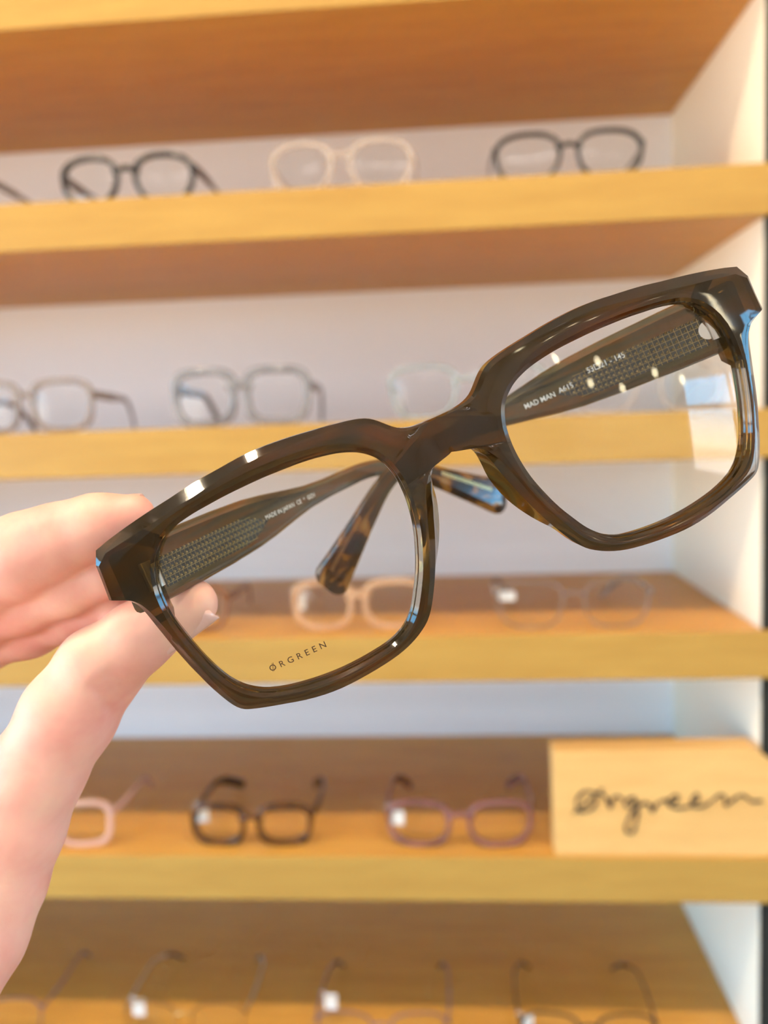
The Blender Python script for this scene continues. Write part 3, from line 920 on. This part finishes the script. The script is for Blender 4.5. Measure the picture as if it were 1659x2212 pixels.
THUMB = chain([(418, 1303, 48, 204), (400, 1311, 53, 204), (362, 1333, 59, 204.5), (300, 1375, 71, 205), (215, 1445, 87, 206), (148, 1545, 97, 206), (82, 1662, 96, 207), (27, 1790, 104, 208), (-26, 1900, 118, 208), (-88, 2010, 138, 206), (-215, 2170, 180, 200), (-430, 2480, 250, 190), (-800, 3000, 330, 176), (-1150, 3500, 380, 165)])
PALM = chain([(-310, 1400, 125, 236), (-330, 1560, 160, 236), (-250, 1760, 175, 228), (-130, 1950, 170, 216)])
THENAR = chain([(30, 1700, 80, 212), (-120, 1720, 125, 222), (-280, 1600, 150, 234)])
RAD = 0.0
def grow(P, ch, k):
    d = None
    for (a, ra), (b, rb) in zip(ch[:-1], ch[1:]):
        ba = b - a
        pa = P - a
        h = np.clip((pa @ ba) / (ba @ ba), 0, 1)
        q = np.linalg.norm(pa - h[..., None] * ba, axis=-1) - (ra + (rb - ra) * h)
        d = q if d is None else smin(d, q, k)
    return d
def smin(a, b, k):
    h = np.clip(0.5 + 0.5 * (b - a) / k, 0, 1)
    return b + (a - b) * h - k * h * (1 - h)
def hand_field(P):
    ix, mi, ri = grow(P, INDEX, .004), grow(P, MIDDLE, .004), grow(P, RING, .004)
    th = grow(P, THUMB, .003)
    pa = smin(grow(P, PALM, .01), grow(P, THENAR, .01), .012)
    fingers = smin(smin(smin(ix, mi, .0009), ri, .0009), grow(P, LITTLE, .004), .0009)
    body = smin(th, pa, .008)
    d = smin(fingers, pa, .007)
    d = np.minimum(d, body)
    d = smin(d, body, .0012)
    # creases of the thumb joint
    for (x0, y0, x1, y1, z) in ((236, 1452, 292, 1500, 197), (222, 1472, 272, 1524, 197), (200, 1480, 250, 1546, 196.5)):
        a, b = np.array(cp(x0, y0, z)), np.array(cp(x1, y1, z + 5))
        ba = b - a; pa_ = P - a
        h = np.clip((pa_ @ ba) / (ba @ ba), 0, 1)
        q = np.linalg.norm(pa_ - h[..., None] * ba, axis=-1)
        d = d + 0.0013 * np.exp(-(q / 0.0011) ** 2)
    return d
# camera-aligned sampling grid, then surface nets
ORI = np.array(CAM)
AX = np.array([CR, CU, CF])
lo = np.array([-0.195, -0.255, 0.140]); hi = np.array([-0.030, 0.012, 0.285])
STEP = 0.0009
nx, ny, nz = [int((hi[i] - lo[i]) / STEP) + 1 for i in range(3)]
val = np.empty((nx, ny, nz), np.float32)
gy, gz = np.meshgrid(lo[1] + np.arange(ny) * STEP, lo[2] + np.arange(nz) * STEP, indexing='ij')
for i in range(nx):
    loc = np.stack([np.full_like(gy, lo[0] + i * STEP), gy, gz], -1)
    val[i] = hand_field(ORI + loc @ AX)
# close the surface at the border of the sampled box (outside the picture)
for sl in (np.s_[0], np.s_[-1], np.s_[:, 0], np.s_[:, -1], np.s_[:, :, 0], np.s_[:, :, -1]): val[sl] = np.maximum(val[sl], 1e-4)
ins = val < 0
cs = sum(ins[i:nx - 1 + i, j:ny - 1 + j, k:nz - 1 + k].astype(np.int8) for i in (0, 1) for j in (0, 1) for k in (0, 1))
act = (cs > 0) & (cs < 8)
idx = -np.ones(act.shape, np.int64)
cells = np.argwhere(act)
idx[act] = np.arange(len(cells))
acc = np.zeros((len(cells), 3)); cnt = np.zeros(len(cells))
corner = [(i, j, k) for i in (0, 1) for j in (0, 1) for k in (0, 1)]
for p in corner:
    for a in range(3):
        if p[a]: continue
        q = list(p); q[a] = 1
        va = val[tuple((cells + p).T)]; vb = val[tuple((cells + q).T)]
        m_ = (va < 0) != (vb < 0)
        t_ = np.where(m_, va / np.where(m_, va - vb, 1), 0)
        pt = np.array(p, float) + t_[:, None] * (np.array(q) - np.array(p))
        acc[m_] += pt[m_]; cnt[m_] += 1
V = (cells + acc / cnt[:, None]) * STEP + lo
quads = []
for a in range(3):
    b, c2 = (a + 1) % 3, (a + 2) % 3
    sh = [nx, ny, nz]
    sl0 = [slice(1, sh[i] - 1) for i in range(3)]; sl1 = list(sl0)
    sl0[a] = slice(0, sh[a] - 1); sl1[a] = slice(1, sh[a])
    ch_ = ins[tuple(sl0)] != ins[tuple(sl1)]
    e = np.argwhere(ch_)
    off = np.array([1, 1, 1]); off[a] = 0
    e = e + off
    eb = np.zeros(3, int); eb[b] = 1; ec = np.zeros(3, int); ec[c2] = 1
    qd = np.stack([idx[tuple((e - eb - ec).T)], idx[tuple((e - ec).T)], idx[tuple(e.T)], idx[tuple((e - eb).T)]], 1)
    quads.append(qd)
quads = np.concatenate(quads)
quads = quads[(quads >= 0).all(1)]
Vw = ORI + V @ AX
base = cp(-20, 1900, 208)
me = bpy.data.meshes.new('person')
me.from_pydata((Vw - np.array(base)).tolist(), [], quads.tolist())
bm = bmesh.new(); bm.from_mesh(me)
for _ in range(3): bmesh.ops.smooth_vert(bm, verts=bm.verts, factor=0.5, use_axis_x=True, use_axis_y=True, use_axis_z=True)
bmesh.ops.recalc_face_normals(bm, faces=bm.faces)
bm.to_mesh(me); bm.free()
me.shade_smooth()
hand = link_obj('person', me, M['skin'])
hand.location = base
tag(hand, 'bare hand and wrist pinching the brown eyeglasses between thumb and fingers', 'person')

def nail(a_px, b_px, zmm, face_dir, width, lifts, name):
    """curved nail plate from cuticle a to free edge b, facing face_dir"""
    A, B = cp(*a_px, zmm[0]), cp(*b_px, zmm[1])
    L = (B - A); ln = L.length; L.normalize()
    fd = Vector(face_dir); fd = (fd - L * fd.dot(L)).normalized()
    sd = L.cross(fd)
    rows = []
    for i in range(9):
        u = i / 8
        lift = lifts[0] + (lifts[1] - lifts[0]) * u
        wv = width * (0.80 + 0.25 * math.sin(u * 2.4)) * (1 - 0.35 * max(0, (0.15 - u) / 0.15) - 0.30 * max(0, (u - .86) / .14))
        row = []
        for j in range(9):
            v = (j - 4) / 4
            ang = v * 1.05
            row.append(A + L * (ln * (u + 0.03 * (1 - v * v) * (1 if u > .9 else 0) - 0.05 * (1 - v * v) * (1 if u < .1 else 0))) + sd * (math.sin(ang) * wv * .9) + fd * (lift + (math.cos(ang) - 1) * wv * .9))
        rows.append([p - base for p in row])
    mb = MB(); mb.grid(rows)
    o = mb.build(name, M['nail'], hand, 70)
    sd_ = o.modifiers.new('thick', 'SOLIDIFY'); sd_.thickness = 0.0005
    return o
fd = CR * 0.52 - CU * 0.74 - CF * 0.42
nail((330, 1356), (450, 1292), (204.7, 204), fd, 0.0047, (0.0078, 0.0054), 'thumbnail')
fd2 = CR * 0.25 + CU * 0.80 + CF * 0.42
nail((236, 1130), (312, 1106), (202.3, 202), fd2, 0.0040, (0.0064, 0.0047), 'fingernail')
